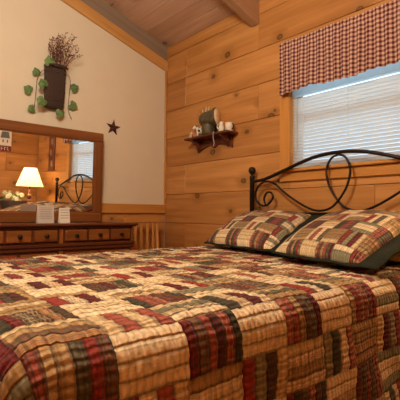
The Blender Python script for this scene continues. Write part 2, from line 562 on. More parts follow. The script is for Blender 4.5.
# ------------------------------------------------------------------ window
w = empty('window_1', (0, 0, 0)); tag(w, kind='structure')
bm = new_bm()
CW = .09
box(bm, (WX0 - CW + .015, -.02, WZ0 + .005), (WX0 + .015, -.0005, WZ1 + .07), .004)
box(bm, (WX1 - .015, -.02, WZ0 + .005), (WX1 + CW - .015, -.0005, WZ1 + .07), .004)
box(bm, (WX0 - CW + .015, -.022, WZ1 - .015), (WX1 + CW - .015, -.0005, WZ1 + .075), .004)
obj('casing', bm, TRIM, w)
bm = new_bm()
box(bm, (WX0 - CW - .005, -.045, WZ0 - .006), (WX1 + CW + .005, -.0005, WZ0 + .016), .004)
obj('sill', bm, TRIM, w)
bm = new_bm()
box(bm, (WX0 - CW + .015, -.02, 1.19), (WX1 + CW - .015, -.0005, WZ0 - .008), .004)
obj('apron', bm, TRIM, w)
bm = new_bm()
for lo, hi in (((WX0, .0, WZ0), (WX0 + .012, .12, WZ1)), ((WX1 - .012, .0, WZ0), (WX1, .12, WZ1)), ((WX0, 0, WZ0), (WX1, .12, WZ0 + .012)), ((WX0, 0, WZ1 - .012), (WX1, .12, WZ1))):
    box(bm, lo, hi, .001)
obj('jamb', bm, TRIM, w)
bm = new_bm()
f0, f1, g0, g1 = WX0 + .013, WX1 - .013, WZ0 + .013, WZ1 - .013
for lo, hi in (((f0, .075, g0), (f0 + .04, .10, g1)), ((f1 - .04, .075, g0), (f1, .10, g1)), ((f0, .075, g0), (f1, .10, g0 + .045)), ((f0, .075, g1 - .04), (f1, .10, g1)), ((f0 + .04, .07, 1.645), (f1 - .04, .105, 1.685))):
    box(bm, lo, hi, .002)
obj('sash', bm, TRIM, w)
bm = new_bm(); box(bm, (f0 + .02, .086, g0 + .02), (f1 - .02, .089, g1 - .02), .0005)
obj('pane', bm, GLASS, w)

bl = empty('window_blind', (0, 0, 0))
tag(bl, 'white horizontal slat blind drawn down over the window above the bed headboard', 'blind')
bm = new_bm(); box(bm, (f0 + .002, .01, 1.815), (f1 - .002, .05, 1.90), .003)
obj('headrail', bm, RAILM, bl)
bm = new_bm()
z = 1.30
a = math.radians(52)
while z < 1.80:
    n0 = []
    for x in (f0 + .006, f1 - .006):
        for k in (-1, 0, 1):
            n0.append(bm.verts.new((x, .03 - math.cos(a) * .0125 * k - (.0015 if k == 0 else 0), z + math.sin(a) * .0125 * k)))
    bm.faces.new([n0[0], n0[1], n0[4], n0[3]]); bm.faces.new([n0[1], n0[2], n0[5], n0[4]])
    z += .0245
obj('slats', bm, SLAT, bl, True)
bm = new_bm(); box(bm, (f0 + .006, .018, 1.2805), (f1 - .006, .042, 1.294), .002)
obj('bottom_rail', bm, RAILM, bl)
for x in (f0 + .10, (f0 + f1) / 2, f1 - .10):
    bm = new_bm(); tube(bm, [(x, .014, 1.29), (x, .014, 1.81)], .0012, 5)
    obj('ladder_cord', bm, RAILM, bl)
bm = new_bm(); tube(bm, [(f0 + .045, .002, 1.42), (f0 + .045, .004, 1.81)], .0035, 6)
obj('tilt_wand', bm, RAILM, bl)

# valance on a rod
vx0, vx1 = 1.512, 2.56
bm = new_bm()
g = bm.loops.layers.uv['grain']
NX, NZ = 260, 22
grid = []
arc = 0; prevp = None
for i in range(NX + 1):
    t = i / NX
    col = []
    x = vx0 + (vx1 - vx0) * t
    ph = x * 2 * math.pi / .062 + 1.6 * math.sin(x * 9)
    end = min(1, min(t, 1 - t) / .012)
    bot = 1.830 + .007 * math.sin(x * 11 + 1) + .004 * math.sin(x * 29)
    top = 2.205 + .004 * math.sin(ph)
    for j in range(NZ + 1):
        s_ = j / NZ
        zz = bot + (top - bot) * s_
        amp = .004 + .006 * (1 - s_) ** .8
        if s_ > .93: amp = .006
        yy = -.075 + amp * math.sin(ph + .5 * s_) + .004 * math.sin(x * 17 + 3 * s_)
        if .86 < s_ < .93: yy = -.075 + .3 * (yy + .075)
        yy = yy * end + (-.022) * (1 - end)
        col.append((bm.verts.new((x, yy, zz)), zz))
    p = (x, -.075 + .008 * math.sin(ph))
    if prevp: arc += math.hypot(p[0] - prevp[0], p[1] - prevp[1])
    prevp = p
    grid.append((arc, col))
for i in range(NX):
    for j in range(NZ):
        vs = [(grid[i][1][j], grid[i][0]), (grid[i + 1][1][j], grid[i + 1][0]), (grid[i + 1][1][j + 1], grid[i + 1][0]), (grid[i][1][j + 1], grid[i][0])]
        f = bm.faces.new([q[0][0] for q in vs])
        for lp, q in zip(f.loops, vs):
            lp[g].uv = (q[1], q[0][1])
val = obj('valance', bm, GINGHAM, None, True)
tag(val, 'brown and cream gingham valance gathered across the top of the window', 'valance')
rod = empty('curtain_rod', (0, 0, 0)); tag(rod, 'thin dark rod carrying the gingham valance above the window', 'curtain rod')
bm = new_bm(); tube(bm, [(vx0 + .005, -.066, 2.168), (vx1 - .005, -.066, 2.168)], .004, 8); obj('pole', bm, IRON, rod)
for x in (vx0 + .016, vx1 - .016):
    bm = new_bm(); box(bm, (x - .008, -.066, 2.160), (x + .008, -.001, 2.176), .002); obj('bracket', bm, IRON, rod)

# ------------------------------------------------------------------ bed
PXL, PXR, BY = 1.248, 2.732, -.065
bed = empty('bed', ((PXL + PXR) / 2, -1.1, 0))
tag(bed, 'bed with dark bronzed iron scrollwork headboard against the plank wall', 'bed')
bed_off = V(bed.location)
def bobj(name, bm, m, smooth=True):
    bmesh.ops.translate(bm, verts=bm.verts, vec=-bed_off)
    return obj(name, bm, m, bed, smooth)
for px in (PXL, PXR):
    bm = new_bm()
    lathe(bm, (px, BY, 0), [(.020, 0), (.0185, .02), (.0185, 1.225), (.021, 1.23), (.021, 1.245), (.012, 1.25), (.010, 1.258), (.018, 1.264), (.027, 1.277), (.0295, 1.29), (.027, 1.304), (.017, 1.316), (.003, 1.32)], 18)
    bobj('post', bm, IRON)
CX = (PXL + PXR) / 2
def sym(pts):
    return pts, [(2 * CX - x, z) for x, z in pts]
arch = [(PXL, 1.207), (1.30, 1.207), (1.36, 1.212), (1.44, 1.232), (1.52, 1.257), (1.602, 1.282), (1.70, 1.312), (1.80, 1.337), (1.90, 1.351), (CX, 1.355)]
arch = arch + [(2 * CX - x, z) for x, z in arch[-2::-1]]
bm = new_bm(); tube(bm, catmull([(x, BY, z) for x, z in arch], 5), .0125, 10); bobj('top_rail', bm, IRON)
# central teardrop with long tails (one rod each side)
scroll = [(1.394, 1.013), (1.377, 1.066), (1.402, 1.111), (1.443, 1.110), (1.462, 1.077), (1.428, 1.032), (1.368, 1.013), (1.305, 1.048), (1.290, 1.109), (1.324, 1.168), (1.394, 1.196), (1.478, 1.174), (1.588, 1.093), (1.737, 1.008), (1.840, .976), (1.93, .990),
          (1.99, 1.036), (2.050, 1.120), (2.077, 1.205), (2.072, 1.27), (2.04, 1.322), (1.99, 1.341)]
for sgn in (1, -1):
    bm = new_bm()
    tube(bm, catmull([(CX + sgn * (x - CX), BY - .007 * sgn, z) for x, z in scroll], 7), .0078, 8)
    bobj('scroll_bar', bm, IRON)
bm = new_bm(); tube(bm, [(PXL, BY, .955), (PXR, BY, .955)], .010, 8); bobj('cross_rail', bm, IRON)
bm = new_bm(); tube(bm, [(PXL, BY, .45), (PXR, BY, .45)], .010, 8); bobj('cross_rail', bm, IRON)
for k in range(9):
    x = PXL + (PXR - PXL) * (k + 1) / 10
    bm = new_bm(); tube(bm, [(x, BY, .45), (x, BY, .955)], .006, 8); bobj('spindle', bm, IRON)
for x in (PXL, PXR):
    bm = new_bm(); box(bm, (x - .02, -2.20, .27), (x + .02, BY - .017, .32), .004); bobj('side_rail', bm, IRON, False)
bm = new_bm(); box(bm, (PXL, -2.22, .27), (PXR, -2.18, .32), .004); bobj('foot_rail', bm, IRON, False)
for x in (PXL, PXR):
    bm = new_bm(); box(bm, (x - .02, -2.22, 0), (x + .02, -2.18, .27), .004); bobj('leg', bm, IRON, False)

def soft_box(name, lo, hi, r, m, label, cat):
    bm = new_bm()
    bmesh.ops.create_cube(bm, size=1)
    for v_ in bm.verts:
        v_.co = V([lo[i] + (hi[i] - lo[i]) * (v_.co[i] + .5) for i in range(3)])
    bmesh.ops.bevel(bm, geom=bm.edges[:], offset=r, segments=4, affect='EDGES', profile=.5)
    return tag(obj(name, bm, m, None, True), label, cat)
soft_box('box_spring', (1.275, -2.16, .322), (2.705, -.09, .47), .02, MATT, 'white fabric box spring under the mattress, hidden by the quilt', 'box spring')
soft_box('mattress', (1.265, -2.18, .471), (2.715, -.09, .695), .05, MATT, 'white mattress lying on the box spring under the quilt', 'mattress')

# quilt : flat cloth coordinates (u across, v along) draped over a rounded edge
QX0, QX1, QY0, QY1, QZ, QR = 1.285, 2.665, -.10, -2.20, .722, .075
DROP = .62
def drape(u, v):
    qx = min(max(u, QX0), QX1)
    qt = min(v, -QY1)
    dx, dt = u - qx, v - qt
    d = math.hypot(dx, dt)
    if d < 1e-6:
        return V((u, -v, QZ)), V((0, 0, 1))
    nx, ny = dx / d, -dt / d
    # corner folds: pinch the cone so the cloth hangs in a soft pleat
    if d < QR * math.pi / 2:
        a_ = d / QR
        out, dn = QR * math.sin(a_), QR * (1 - math.cos(a_))
        nn = V((nx * math.sin(a_), ny * math.sin(a_), math.cos(a_)))
    else:
        e = d - QR * math.pi / 2
        s_ = u * 1.0 + v * 1.0
        flare = .05 * e + .010 * min(1, e / .3) * math.sin(s_ * 9.0 + 1.0) + .005 * min(1, e / .25) * math.sin(s_ * 23)
        if dx and dt:
            th = math.atan2(abs(dt), abs(dx))
            flare += .05 * math.sin(th * 2) ** 2 * math.sin(th * 6) * min(1, e / .2)
        out, dn = QR + flare, QR + e
        nn = V((nx, ny, .05))
    return V((qx + nx * out, -(qt) + ny * out, QZ - dn)), nn
bm = new_bm()
g = bm.loops.layers.uv['grain']
st = .0105
us = []
x = QX0 - DROP
while x <= QX1 + DROP: us.append(x); x += st
vs_ = []
y = -QY0
while y <= -QY1 + DROP: vs_.append(y); y += st
UOFF, VOFF, BU, BV = QX1 + .035, .099, .125, .165
grid = []
for u in us:
    rowv = []
    for v in vs_:
        p, nn = drape(u, v)
        uu, vv = (u - UOFF) / BU, (v - VOFF) / BV
        bu, bv = math.floor(uu), math.floor(vv)
        fu, fv = uu - bu, vv - bv
        lightb = (bu + bv) % 2 == 1
        s_ = (fu * 4) % 1 if lightb else (fv * (6 if bu % 2 == 0 else 4)) % 1
        hgt = (.0016 if lightb else .003) * (1 - abs(2 * s_ - 1) ** 3)
        e = min(fu, 1 - fu, fv, 1 - fv)
        hgt += .0025 * min(1, e / .12)
        hgt += .006 * noise.noise(V((u * 4, v * 4, 0))) + .002 * noise.noise(V((u * 17, v * 17, 3)))
        al = v if lightb else u
        hgt += .0022 * math.sin(al * 2 * math.pi / .036 + 5 * noise.noise(V((u * 26, v * 26, 5)))) + .002 * noise.noise(V((u * 45, v * 45, 9)))
        if p.z < .03: p.z = .03
        rowv.append((bm.verts.new(p + nn * hgt), u - UOFF, v - VOFF))
    grid.append(rowv)
for i in range(len(us) - 1):
    for j in range(len(vs_) - 1):
        q = [grid[i][j], grid[i][j + 1], grid[i + 1][j + 1], grid[i + 1][j]]
        f = bm.faces.new([k[0] for k in q])
        for lp, k in zip(f.loops, q):
            lp[g].uv = (k[1], k[2])
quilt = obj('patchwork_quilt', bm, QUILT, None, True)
tag(quilt, 'red, green and cream plaid patchwork quilt draped over the bed', 'quilt')

# shams : bilinear corner patches with a puffed body and a flat flange
def sham(name, c, label, Tk, sgx=.72, sgy=.56, m=(SHAM, GREEN), fl=(.015, .085, .085, .03), flange=True, uvo=(0, 0), bulge=None):
    """c = bottom-left, bottom-right, top-right, top-left as seen from the foot; fl = flange share left,right,bottom,top"""
    c = [V(k) for k in c]
    cen = sum(c, V()) / 4
    o = empty(name, (cen.x, cen.y, min(k.z for k in c)))
    off = V(o.location)
    nrm_ = ((c[1] - c[0]).cross(c[3] - c[0])).normalized()
    if nrm_.z < 0: nrm_ = -nrm_
    def P(s_, t_):
        p = c[0] * (1 - s_) * (1 - t_) + c[1] * s_ * (1 - t_) + c[2] * s_ * t_ + c[3] * (1 - s_) * t_
        return p - off
    def thick(s_, t_):
        a_ = max(0, 1 - abs(2 * s_ - 1) ** 2.6); b_ = max(0, 1 - abs(2 * t_ - 1) ** 2.6)
        return (a_ * b_) ** .45
    bm = new_bm(); g = bm.loops.layers.uv['grain']
    NN, MM = 64, 48
    L0, R0, B0, T0 = fl
    for side in (1, -1):
        gr = []
        for i in range(NN + 1):
            rr = []
            for j in range(MM + 1):
                s_, t_ = i / NN, j / MM
                S_, T_ = L0 + (1 - L0 - R0) * s_, B0 + (1 - B0 - T0) * t_
                h = thick(s_, t_) * Tk * (1 if side == 1 else .42)
                if side == 1:
                    h += .006 * noise.noise(V((s_ * 6, t_ * 5, c[0].x * 3))) * min(1, 8 * min(s_, 1 - s_, t_, 1 - t_))
                rr.append((bm.verts.new(P(S_, T_) + nrm_ * h * side), t_ * sgy + uvo[1], s_ * sgx + uvo[0]))
            gr.append(rr)
        for i in range(NN):
            for j in range(MM):
                q = [gr[i][j], gr[i + 1][j], gr[i + 1][j + 1], gr[i][j + 1]]
                f = bm.faces.new([k[0] for k in q])
                for lp, k in zip(f.loops, q): lp[g].uv = (k[1], k[2])
    bmesh.ops.remove_doubles(bm, verts=bm.verts, dist=.0005)
    tag(o, label, 'pillow')
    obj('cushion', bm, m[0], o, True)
    if flange:
        bm = new_bm()
        K = 40
        ring_i, ring_o = [], []
        per = [(k / K, 0) for k in range(K)] + [(1, k / K) for k in range(K)] + [(1 - k / K, 1) for k in range(K)] + [(0, 1 - k / K) for k in range(K)]
        layers = []
        for zoff in (.005, -.005):
            inn, out = [], []
            for n_, (s_, t_) in enumerate(per):
                S_, T_ = L0 + (1 - L0 - R0) * s_, B0 + (1 - B0 - T0) * t_
                w_ = .006 * math.sin(n_ * .55)
                # stay a hair inside the body so the two pieces join
                si, ti = S_ + (.5 - S_) * .05, T_ + (.5 - T_) * .05
                inn.append(bm.verts.new(P(si, ti) + nrm_ * (zoff * 1.6)))
                out.append(bm.verts.new(P(s_, t_) + nrm_ * (zoff * .7 + w_ * .5)))
            layers.append((inn, out))
        n_ = len(per)
        for k in range(n_):
            q = (k + 1) % n_
            (i1, o1), (i2, o2) = layers
            bm.faces.new([i1[k], i1[q], o1[q], o1[k]]); bm.faces.new([i2[q], i2[k], o2[k], o2[q]])
            bm.faces.new([o1[k], o1[q], o2[q], o2[k]]); bm.faces.new([i1[q], i1[k], i2[k], i2[q]])
        tag(obj('flange', bm, m[1], o, True), 'dark green flange')
    return o
sham('pillow_sham', [(1.36, -.66, .755), (2.12, -.80, .755), (1.96, -.17, .945), (1.25, -.15, .94)],
     'patchwork pillow with dark green edge, left one propped on the quilt by the headboard post', .085, fl=(.012, .12, .012, .012))
sham('pillow_sham', [(2.12, -.89, .760), (2.71, -1.03, .755), (2.68, -.28, .945), (2.03, -.25, .935)],
     'patchwork pillow with dark green edge, right one propped below the headboard centre', .085, fl=(.02, .13, .012, .012), uvo=(.13, .05))
sham('bed_pillow', [(1.98, -.62, .755), (2.76, -.66, .755), (2.76, -.17, .80), (1.98, -.15, .80)],
     'plain golden tan pillow lying under the right patchwork pillow', .06, m=(TANP, TANP), fl=(0, 0, 0, 0), flange=False)

# ------------------------------------------------------------------ dresser
DX, DY0, DY1 = .45, -.645, -1.875         # front face, right end, left end
dr = empty('dresser', (.24, (DY0 + DY1) / 2, 0))
tag(dr, 'long reddish brown wooden dresser with panelled drawers against the cream wall', 'dresser')
doff = V(dr.location)
def dobj(name, bm, m, parent=None, smooth=False):
    bmesh.ops.translate(bm, verts=bm.verts, vec=-doff)
    return obj(name, bm, m, parent or dr, smooth)
bm = new_bm()
box(bm, (.03, DY1 - .03, .848), (DX + .03, DY0 + .03, .868), .006)
box(bm, (.035, DY1 - .018, .840), (DX + .018, DY0 + .018, .8475), .004)
dobj('top', bm, CHERRY_D)
bm = new_bm()
box(bm, (.03, DY1, .08), (DX - .022, DY0, .839), .003, axis=1)
dobj('case', bm, CHERRY)
bm = new_bm()
box(bm, (.03, DY1 - .012, .694), (DX + .014, DY0 + .012, .722), .008)
box(bm, (.03, DY1 - .006, .669), (DX + .006, DY0 + .006, .693), .005)
dobj('moulding', bm, CHERRY_D)
bm = new_bm()
for (a, b) in ((DY1, DY1 + .035), (DY0 - .022, DY0), ((DY0 + DY1) / 2 - .016, (DY0 + DY1) / 2 + .016)):
    box(bm, (DX - .022, a, .08), (DX, b, .839), .002, axis=2)
box(bm, (DX - .022, DY1 + .036, .831), (DX, DY0 - .036, .839), .002)
dobj('face_frame', bm, CHERRY)
bm = new_bm()
box(bm, (.03, DY1 - .01, 0), (DX + .008, DY0 + .01, .08), .006, axis=1)
dobj('plinth', bm, CHERRY_D)
mid = (DY0 + DY1) / 2
for (zz0, zz1, ns) in ((.730, .828, 3), (.40, .66, 2), (.11, .385, 2)):
    for (a, b) in ((DY1 + .038, mid - .019), (mid + .019, DY0 - .025)):
        bm = new_bm()
        box(bm, (DX - .020, a, zz0), (DX - .004, b, zz1), .002, axis=1)
        dw = dobj('drawer', bm, CHERRY_D)
        pw = (b - a) / ns
        for k in range(ns):
            bm = new_bm()
            box(bm, (DX - .0045, a + pw * k + .009, zz0 + .007), (DX + .008, a + pw * (k + 1) - .009, zz1 - .007), .007, axis=1)
            dobj('raised_panel', bm, CHERRY, dw)
            bm = new_bm()
            lathe(bm, (DX + .007, a + pw * (k + .5), (zz0 + zz1) / 2), [(.012, 0), (.012, .002), (.006, .004), (.006, .012), (.014, .017), (.015, .022), (.010, .027), (.001, .028)], 14, 'x')
            dobj('knob', bm, KNOB, dw, True)

# ------------------------------------------------------------------ mirror (leans forward a little)
MY0, MY1, MZ0, MZ1 = -.752, -1.85, .8695, 1.652
mir = empty('dresser_mirror', (.075, (MY0 + MY1) / 2, MZ0))
tag(mir, 'wide rectangular mirror in a reddish wood frame standing on the dresser', 'mirror')
FW = .078
hw = (MY0 - MY1) / 2; hh = MZ1 - MZ0
bm = new_bm()
for (lo, hi) in (((-.018, -hw, hh - FW), (.018, hw, hh)), ((-.018, -hw, 0), (.018, hw, FW + .004)), ((-.018, -hw, FW + .004), (.018, -hw + FW, hh - FW)), ((-.018, hw - FW, FW + .004), (.018, hw, hh - FW))):
    box(bm, lo, hi, .006)
i0 = FW - .016
for (lo, hi) in (((.005, -hw + i0, hh - FW - .006), (.012, hw - i0, hh - FW + .012)), ((.005, -hw + i0, FW - .006), (.012, hw - i0, FW + .012)), ((.005, -hw + FW - .008, FW), (.012, -hw + FW + .008, hh - FW)), ((.005, hw - FW - .008, FW), (.012, hw - FW + .008, hh - FW))):
    box(bm, lo, hi, .003)
obj('frame', bm, FRAMEW, mir)
bm = new_bm(); box(bm, (-.010, -hw + FW - .012, FW - .012), (.002, hw - FW + .012, hh - FW + .012), .0005)
obj('glass', bm, MIRROR, mir)
MTILT = math.radians(1.6)
mir.rotation_euler = (0, MTILT, math.radians(.5))

# ------------------------------------------------------------------ things on the dresser
def tent_card(name, y, x, wd, h, m, label, rows_, rot=0.0):
    o = empty(name, (x, y, .8685), rot)
    tag(o, label, 'card')
    bm = new_bm()
    d = .018
    th = .0012
    for sgn in (1, -1):
        a_ = [(sgn * d, -wd / 2, 0), (sgn * d, wd / 2, 0), (sgn * .0006, wd / 2, h), (sgn * .0006, -wd / 2, h)]
        prism(bm, a_, (-sgn * th, 0, 0))
    obj('paper', bm, m, o)
    bm = new_bm()
    for k in range(rows_):
        f = .86 - k * .70 / rows_
        l = wd * random.uniform(.32, .42)
        xx = d * (1 - f) + .0006 * f + .0006
        box(bm, (xx - .0003, -l, h * f - .0022), (xx + .0006, l, h * f + .0022), .0001)
    tag(obj('printed_lines', bm, INK, o), 'lines of grey print')
    return o
tent_card('note_card', -1.315, .27, .125, .135, PAPERG, 'larger greyish printed card standing on the dresser, left one', 7)
tent_card('note_card', -1.18, .30, .082, .118, PAPER, 'smaller white card standing on the dresser, right one', 4)

# ------------------------------------------------------------------ slat-back chair in the corner
ch = empty('slat_back_chair', (.30, -.385, 0))
tag(ch, 'wooden slat back chair in the corner between dresser and plank wall', 'chair')
def cobj(name, lo, hi, m=CHAIRW, c=.004, axis=None):
    bm = new_bm(); box(bm, lo, hi, c, axis); return obj(name, bm, m, ch)
bx = -.135
for sgn in (-1, 1):
    bm = new_bm()
    tube(bm, [(bx + .03, sgn * .185, 0), (bx + .015, sgn * .185, .45), (bx - .005, sgn * .175, .86)], [.017, .018, .014], 10)
    obj('back_leg', bm, CHAIRW, ch, True)
    bm = new_bm(); tube(bm, [(.20, sgn * .19, 0), (.20, sgn * .19, .44)], [.016, .019], 10); obj('front_leg', bm, CHAIRW, ch, True)
pts_o = []
bm = new_bm()
top = [(-.195, .868), (-.195, .893), (-.17, .905), (-.10, .912), (0, .915), (.10, .912), (.17, .905), (.195, .893), (.195, .868)]
prism(bm, [(bx - .012, y_, z_) for y_, z_ in top], (.024, 0, 0)); obj('top_rail', bm, CHAIRW, ch)
cobj('lower_rail', (bx + .0, -.18, .50), (bx + .022, .18, .54))
for k in range(5):
    y_ = -.13 + k * .065
    bm = new_bm(); board(bm, (bx + .002, y_ - .012, .535), (-.008, 0, .325), (0, .024, 0), (.012, 0, 0), .003); obj('slat', bm, CHAIRW, ch)
cobj('seat', (-.12, -.215, .44), (.235, .215, .468), CHAIRW, .01)
for sgn in (-1, 1):
    bm = new_bm(); tube(bm, [(-.11, sgn * .187, .2), (.20, sgn * .19, .2)], .010, 8); obj('stretcher', bm, CHAIRW, ch, True)

# ------------------------------------------------------------------ wall basket, twigs and ivy on the cream wall
wb = empty('wall_basket', (.045, -1.178, 1.818))
tag(wb, 'tall dark woven wall basket hanging on the cream wall above the mirror', 'basket')
bm = new_bm()
rings = []
for (z_, w_, d_) in ((0, .074, .036), (.006, .078, .040), (.12, .083, .045), (.25, .085, .050), (.33, .088, .052), (.345, .092, .054), (.352, .089, .052), (.345, .086, .045), (.2, .078, .04)):
    ring = []
    for k in range(24):
        a_ = 2 * math.pi * k / 24
        cx_, sy_ = math.cos(a_), math.sin(a_)
        ring.append(bm.verts.new((d_ * math.copysign(abs(cx_) ** .7, cx_) + d_ - .045, w_ * math.copysign(abs(sy_) ** .7, sy_), z_)))
    rings.append(ring)
for i in range(len(rings) - 1):
    for k in range(24):
        bm.faces.new([rings[i][k], rings[i][(k + 1) % 24], rings[i + 1][(k + 1) % 24], rings[i + 1][k]])
bm.faces.new(rings[0][::-1]); bm.faces.new(rings[-1])
obj('woven_body', bm, WICKER, wb, True)
bm = new_bm()
tube(bm, catmull([(.055, -.088, .335), (.095, -.047, .335), (.108, 0, .335), (.095, .047, .335), (.055, .088, .335)], 6), .007, 8)
obj('rim', bm, WICKER, wb, True)
for z_ in (.06, .14, .22, .29):
    bm = new_bm()
    f_ = .077 + z_ * .03
    dd = .040 + z_ * .035
    tube(bm, catmull([(dd - .045, -f_ - .003, z_), (2 * dd - .058, -f_ * .86, z_), (2 * dd - .042, 0, z_), (2 * dd - .058, f_ * .86, z_), (dd - .045, f_ + .003, z_)], 6), .0045, 6)
    obj('woven_band', bm, WICKER, wb, True)

tw = empty('dried_berry_bunch', (.055, -1.155, 2.10))
tag(tw, 'spray of dried reddish twigs with tiny berries in the wall basket', 'dried plant')
rt = random.Random(4)
for k in range(26):
    bm = new_bm()
    ex = rt.uniform(-.11, .21) * rt.uniform(.6, 1); ez = .35 - abs(ex - .04) * .75 * rt.uniform(.6, 1.2) + rt.uniform(-.12, .02)
    ez = max(ez, .10)
    p0 = V((rt.uniform(-.015, .025), rt.uniform(-.045, .045), rt.uniform(-.12, 0)))
    p2 = V((rt.uniform(-.025, .10), ex, ez))
    p1 = (p0 + p2) / 2 + V((.01, -.02 * rt.random(), .035))
    path = catmull([p0, p1, p2], 5)
    tube(bm, path, [.0022 - .0012 * i / len(path) for i in range(len(path))], 5)
    for i in range(4, len(path)):
        for q in range(2):
            d_ = V((rt.uniform(-1, 1), rt.uniform(-1, 1), rt.uniform(-.1, 1))) * .022
            tube(bm, [path[i], path[i] + d_], .001, 4)
            ball(bm, path[i] + d_, rt.uniform(.0032, .0055), 6)
    obj('twig', bm, BERRY if k % 2 else TWIG, tw)

def leaf_bm(c, sz, ang, tilt):
    bm = new_bm()
    out = [(0, -.30), (.32, -.48), (.62, -.28), (.60, .02), (.58, .30), (.30, .50), (0, .78), (-.30, .50), (-.58, .30), (-.60, .02), (-.62, -.28), (-.32, -.48)]
    ca, sa = math.cos(ang), math.sin(ang)
    cv = bm.verts.new(V((.006 + .004, 0, 0)) + V(c))
    vs = []
    for (y_, z_) in out:
        Y_, Z_ = (y_ * ca - z_ * sa) * sz, (y_ * sa + z_ * ca) * sz
        vs.append(bm.verts.new(V(c) + V((.004 - abs(y_) * .012 + tilt * Z_ , Y_, Z_))))
    for i in range(len(vs)):
        bm.faces.new([cv, vs[i], vs[(i + 1) % len(vs)]])
    return bm
def ivy(name, stem_pts, leaves, label):
    base = V(stem_pts[0])
    o = empty(name, base); tag(o, label, 'vine')
    bm = new_bm(); tube(bm, [V(p) - base for p in catmull(stem_pts, 6)], .0028, 6); obj('stem', bm, STEM, o, True)
    for (c, sz, ang, tl) in leaves:
        obj('leaf', leaf_bm(V(c) - base, sz, ang, tl), LEAF, o, True)
ivy('ivy_vine', [(.06, -1.215, 2.16), (.07, -1.27, 2.12), (.03, -1.310, 2.06), (.02, -1.318, 1.96), (.02, -1.33, 1.80)],
    [((.03, -1.322, 2.091), .052, .5, .2), ((.03, -1.380, 1.935), .060, 1.2, .2), ((.03, -1.352, 1.788), .052, 1.9, .1), ((.10, -1.290, 1.985), .062, .6, .2), ((.105, -1.300, 1.845), .068, 2.4, .1), ((.118, -1.250, 2.17), .066, .3, .2)],
    'ivy strand with green leaves on the left side of the wall basket')
ivy('ivy_vine', [(.05, -1.06, 2.12), (.05, -1.045, 2.07), (.02, -1.04, 1.96), (.02, -1.045, 1.83), (.025, -1.015, 1.755)],
    [((.03, -1.002, 2.025), .062, -1.0, .2), ((.03, -1.012, 1.875), .064, -1.9, .1), ((.06, -1.131, 1.783), .060, 3.0, .1)],
    'ivy strand with green leaves on the right side of the wall basket')

bm = new_bm()                                        # five-point barn star with raised ridges
sc_ = V((.009, -.602, 1.745))
cf = bm.verts.new(sc_ + V((.030, 0, 0))); pts = []
for k in range(10):
    a_ = math.pi / 2 + k * math.pi / 5 - .10
    r_ = .080 if k % 2 == 0 else .031
    pts.append(bm.verts.new(sc_ + V((-.008, math.cos(a_) * r_, math.sin(a_) * r_))))
for k in range(10):
    bm.faces.new([cf, pts[k], pts[(k + 1) % 10]])
bm.faces.new(pts[::-1])
tag(obj('barn_star', bm, RUST), 'small rusty brown five-pointed metal star on the cream wall', 'star')

# ------------------------------------------------------------------ wall shelf with figurines
SX0, SX1, SZ = .47, 1.035, 1.636
sh = empty('wall_shelf', ((SX0 + SX1) / 2, -.001, SZ)); soff = V(sh.location)
tag(sh, 'small dark reddish wooden shelf with scalloped brackets on the plank wall', 'shelf')
def sobj(name, bm, m=SHELFW):
    bmesh.ops.translate(bm, verts=bm.verts, vec=-soff); return obj(name, bm, m, sh)
bm = new_bm(); box(bm, (SX0, -.135, SZ - .018), (SX1, -.001, SZ), .005); sobj('shelf_board', bm)
bm = new_bm()
ap = [(SX0 + .07, SZ - .019)]
n_ = 28
ap = [(SX0 + .06, SZ - .019), (SX1 - .06, SZ - .019)]
for k in range(n_ + 1):
    t = k / n_
    x = SX1 - .06 + (SX0 + .06 - (SX1 - .06)) * t
    dz = .105 - .055 * math.sin(math.pi * t) + .035 * math.exp(-((t - .5) / .07) ** 2)
    ap.append((x, SZ - .019 - dz))
prism(bm, [(x, -.001, z_) for x, z_ in ap], (0, -.016, 0)); sobj('apron', bm)
for x in (SX0 + .085, SX1 - .105):
    bm = new_bm()
    pr = [(-.017, SZ - .019), (-.122, SZ - .019), (-.118, SZ - .034), (-.098, SZ - .044), (-.08, SZ - .064), (-.058, SZ - .072), (-.048, SZ - .088), (-.034, SZ - .104), (-.017, SZ - .114)]
    prism(bm, [(x, y_, z_) for y_, z_ in pr], (.02, 0, 0)); sobj('bracket', bm)
# figurines
crk = empty('lidded_crock', (.755, -.075, SZ + .0005))
tag(crk, 'dark mottled crock with a tipped pale oval lid and dry husks on the shelf', 'crock')
bm = new_bm(); lathe(bm, (-.01, 0, 0), [(.045, 0), (.058, .012), (.062, .05), (.060, .09), (.052, .115), (.045, .125)], 22); obj('base', bm, CERA, crk, True)
rot = Matrix.Rotation(math.radians(27), 4, 'Z') @ Matrix.Rotation(math.radians(84), 4, 'Y')
prof = [(.030, -.115), (.048, -.105), (.062, -.07), (.070, -.02), (.074, .02), (.086, .03), (.086, .045), (.076, .048)]
bmt = new_bm(); lathe(bmt, (0, 0, 0), prof, 24)
cc = V((.028, .005, .145))
bmesh.ops.transform(bmt, matrix=Matrix.Translation(cc) @ rot, verts=bmt.verts); obj('body', bmt, CERA, crk, True)
bmt = new_bm(); lathe(bmt, (0, 0, 0), [(.077, .040), (.077, .052), (.055, .064), (.02, .069), (.001, .07)], 24)
bmesh.ops.transform(bmt, matrix=Matrix.Translation(cc) @ rot, verts=bmt.verts); obj('pale_lid', bmt, BUFF, crk, True)
for (dx, dz, an) in ((-.075, .215, -.35), (-.035, .225, .15), (.0, .225, .35), (-.105, .185, -.7)):
    bm = new_bm(); ball(bm, (dx, -.01, dz), .032, 10, (.28, .25, 1.0), Matrix.Rotation(an, 4, 'Y')); obj('husk_tip', bm, FEATH, crk, True)
cow = empty('cow_figurine', (.640, -.075, SZ + .0005), .9)
tag(cow, 'little white and black cow figurine leaning beside the dark crock on the shelf', 'figurine')
bm = new_bm()
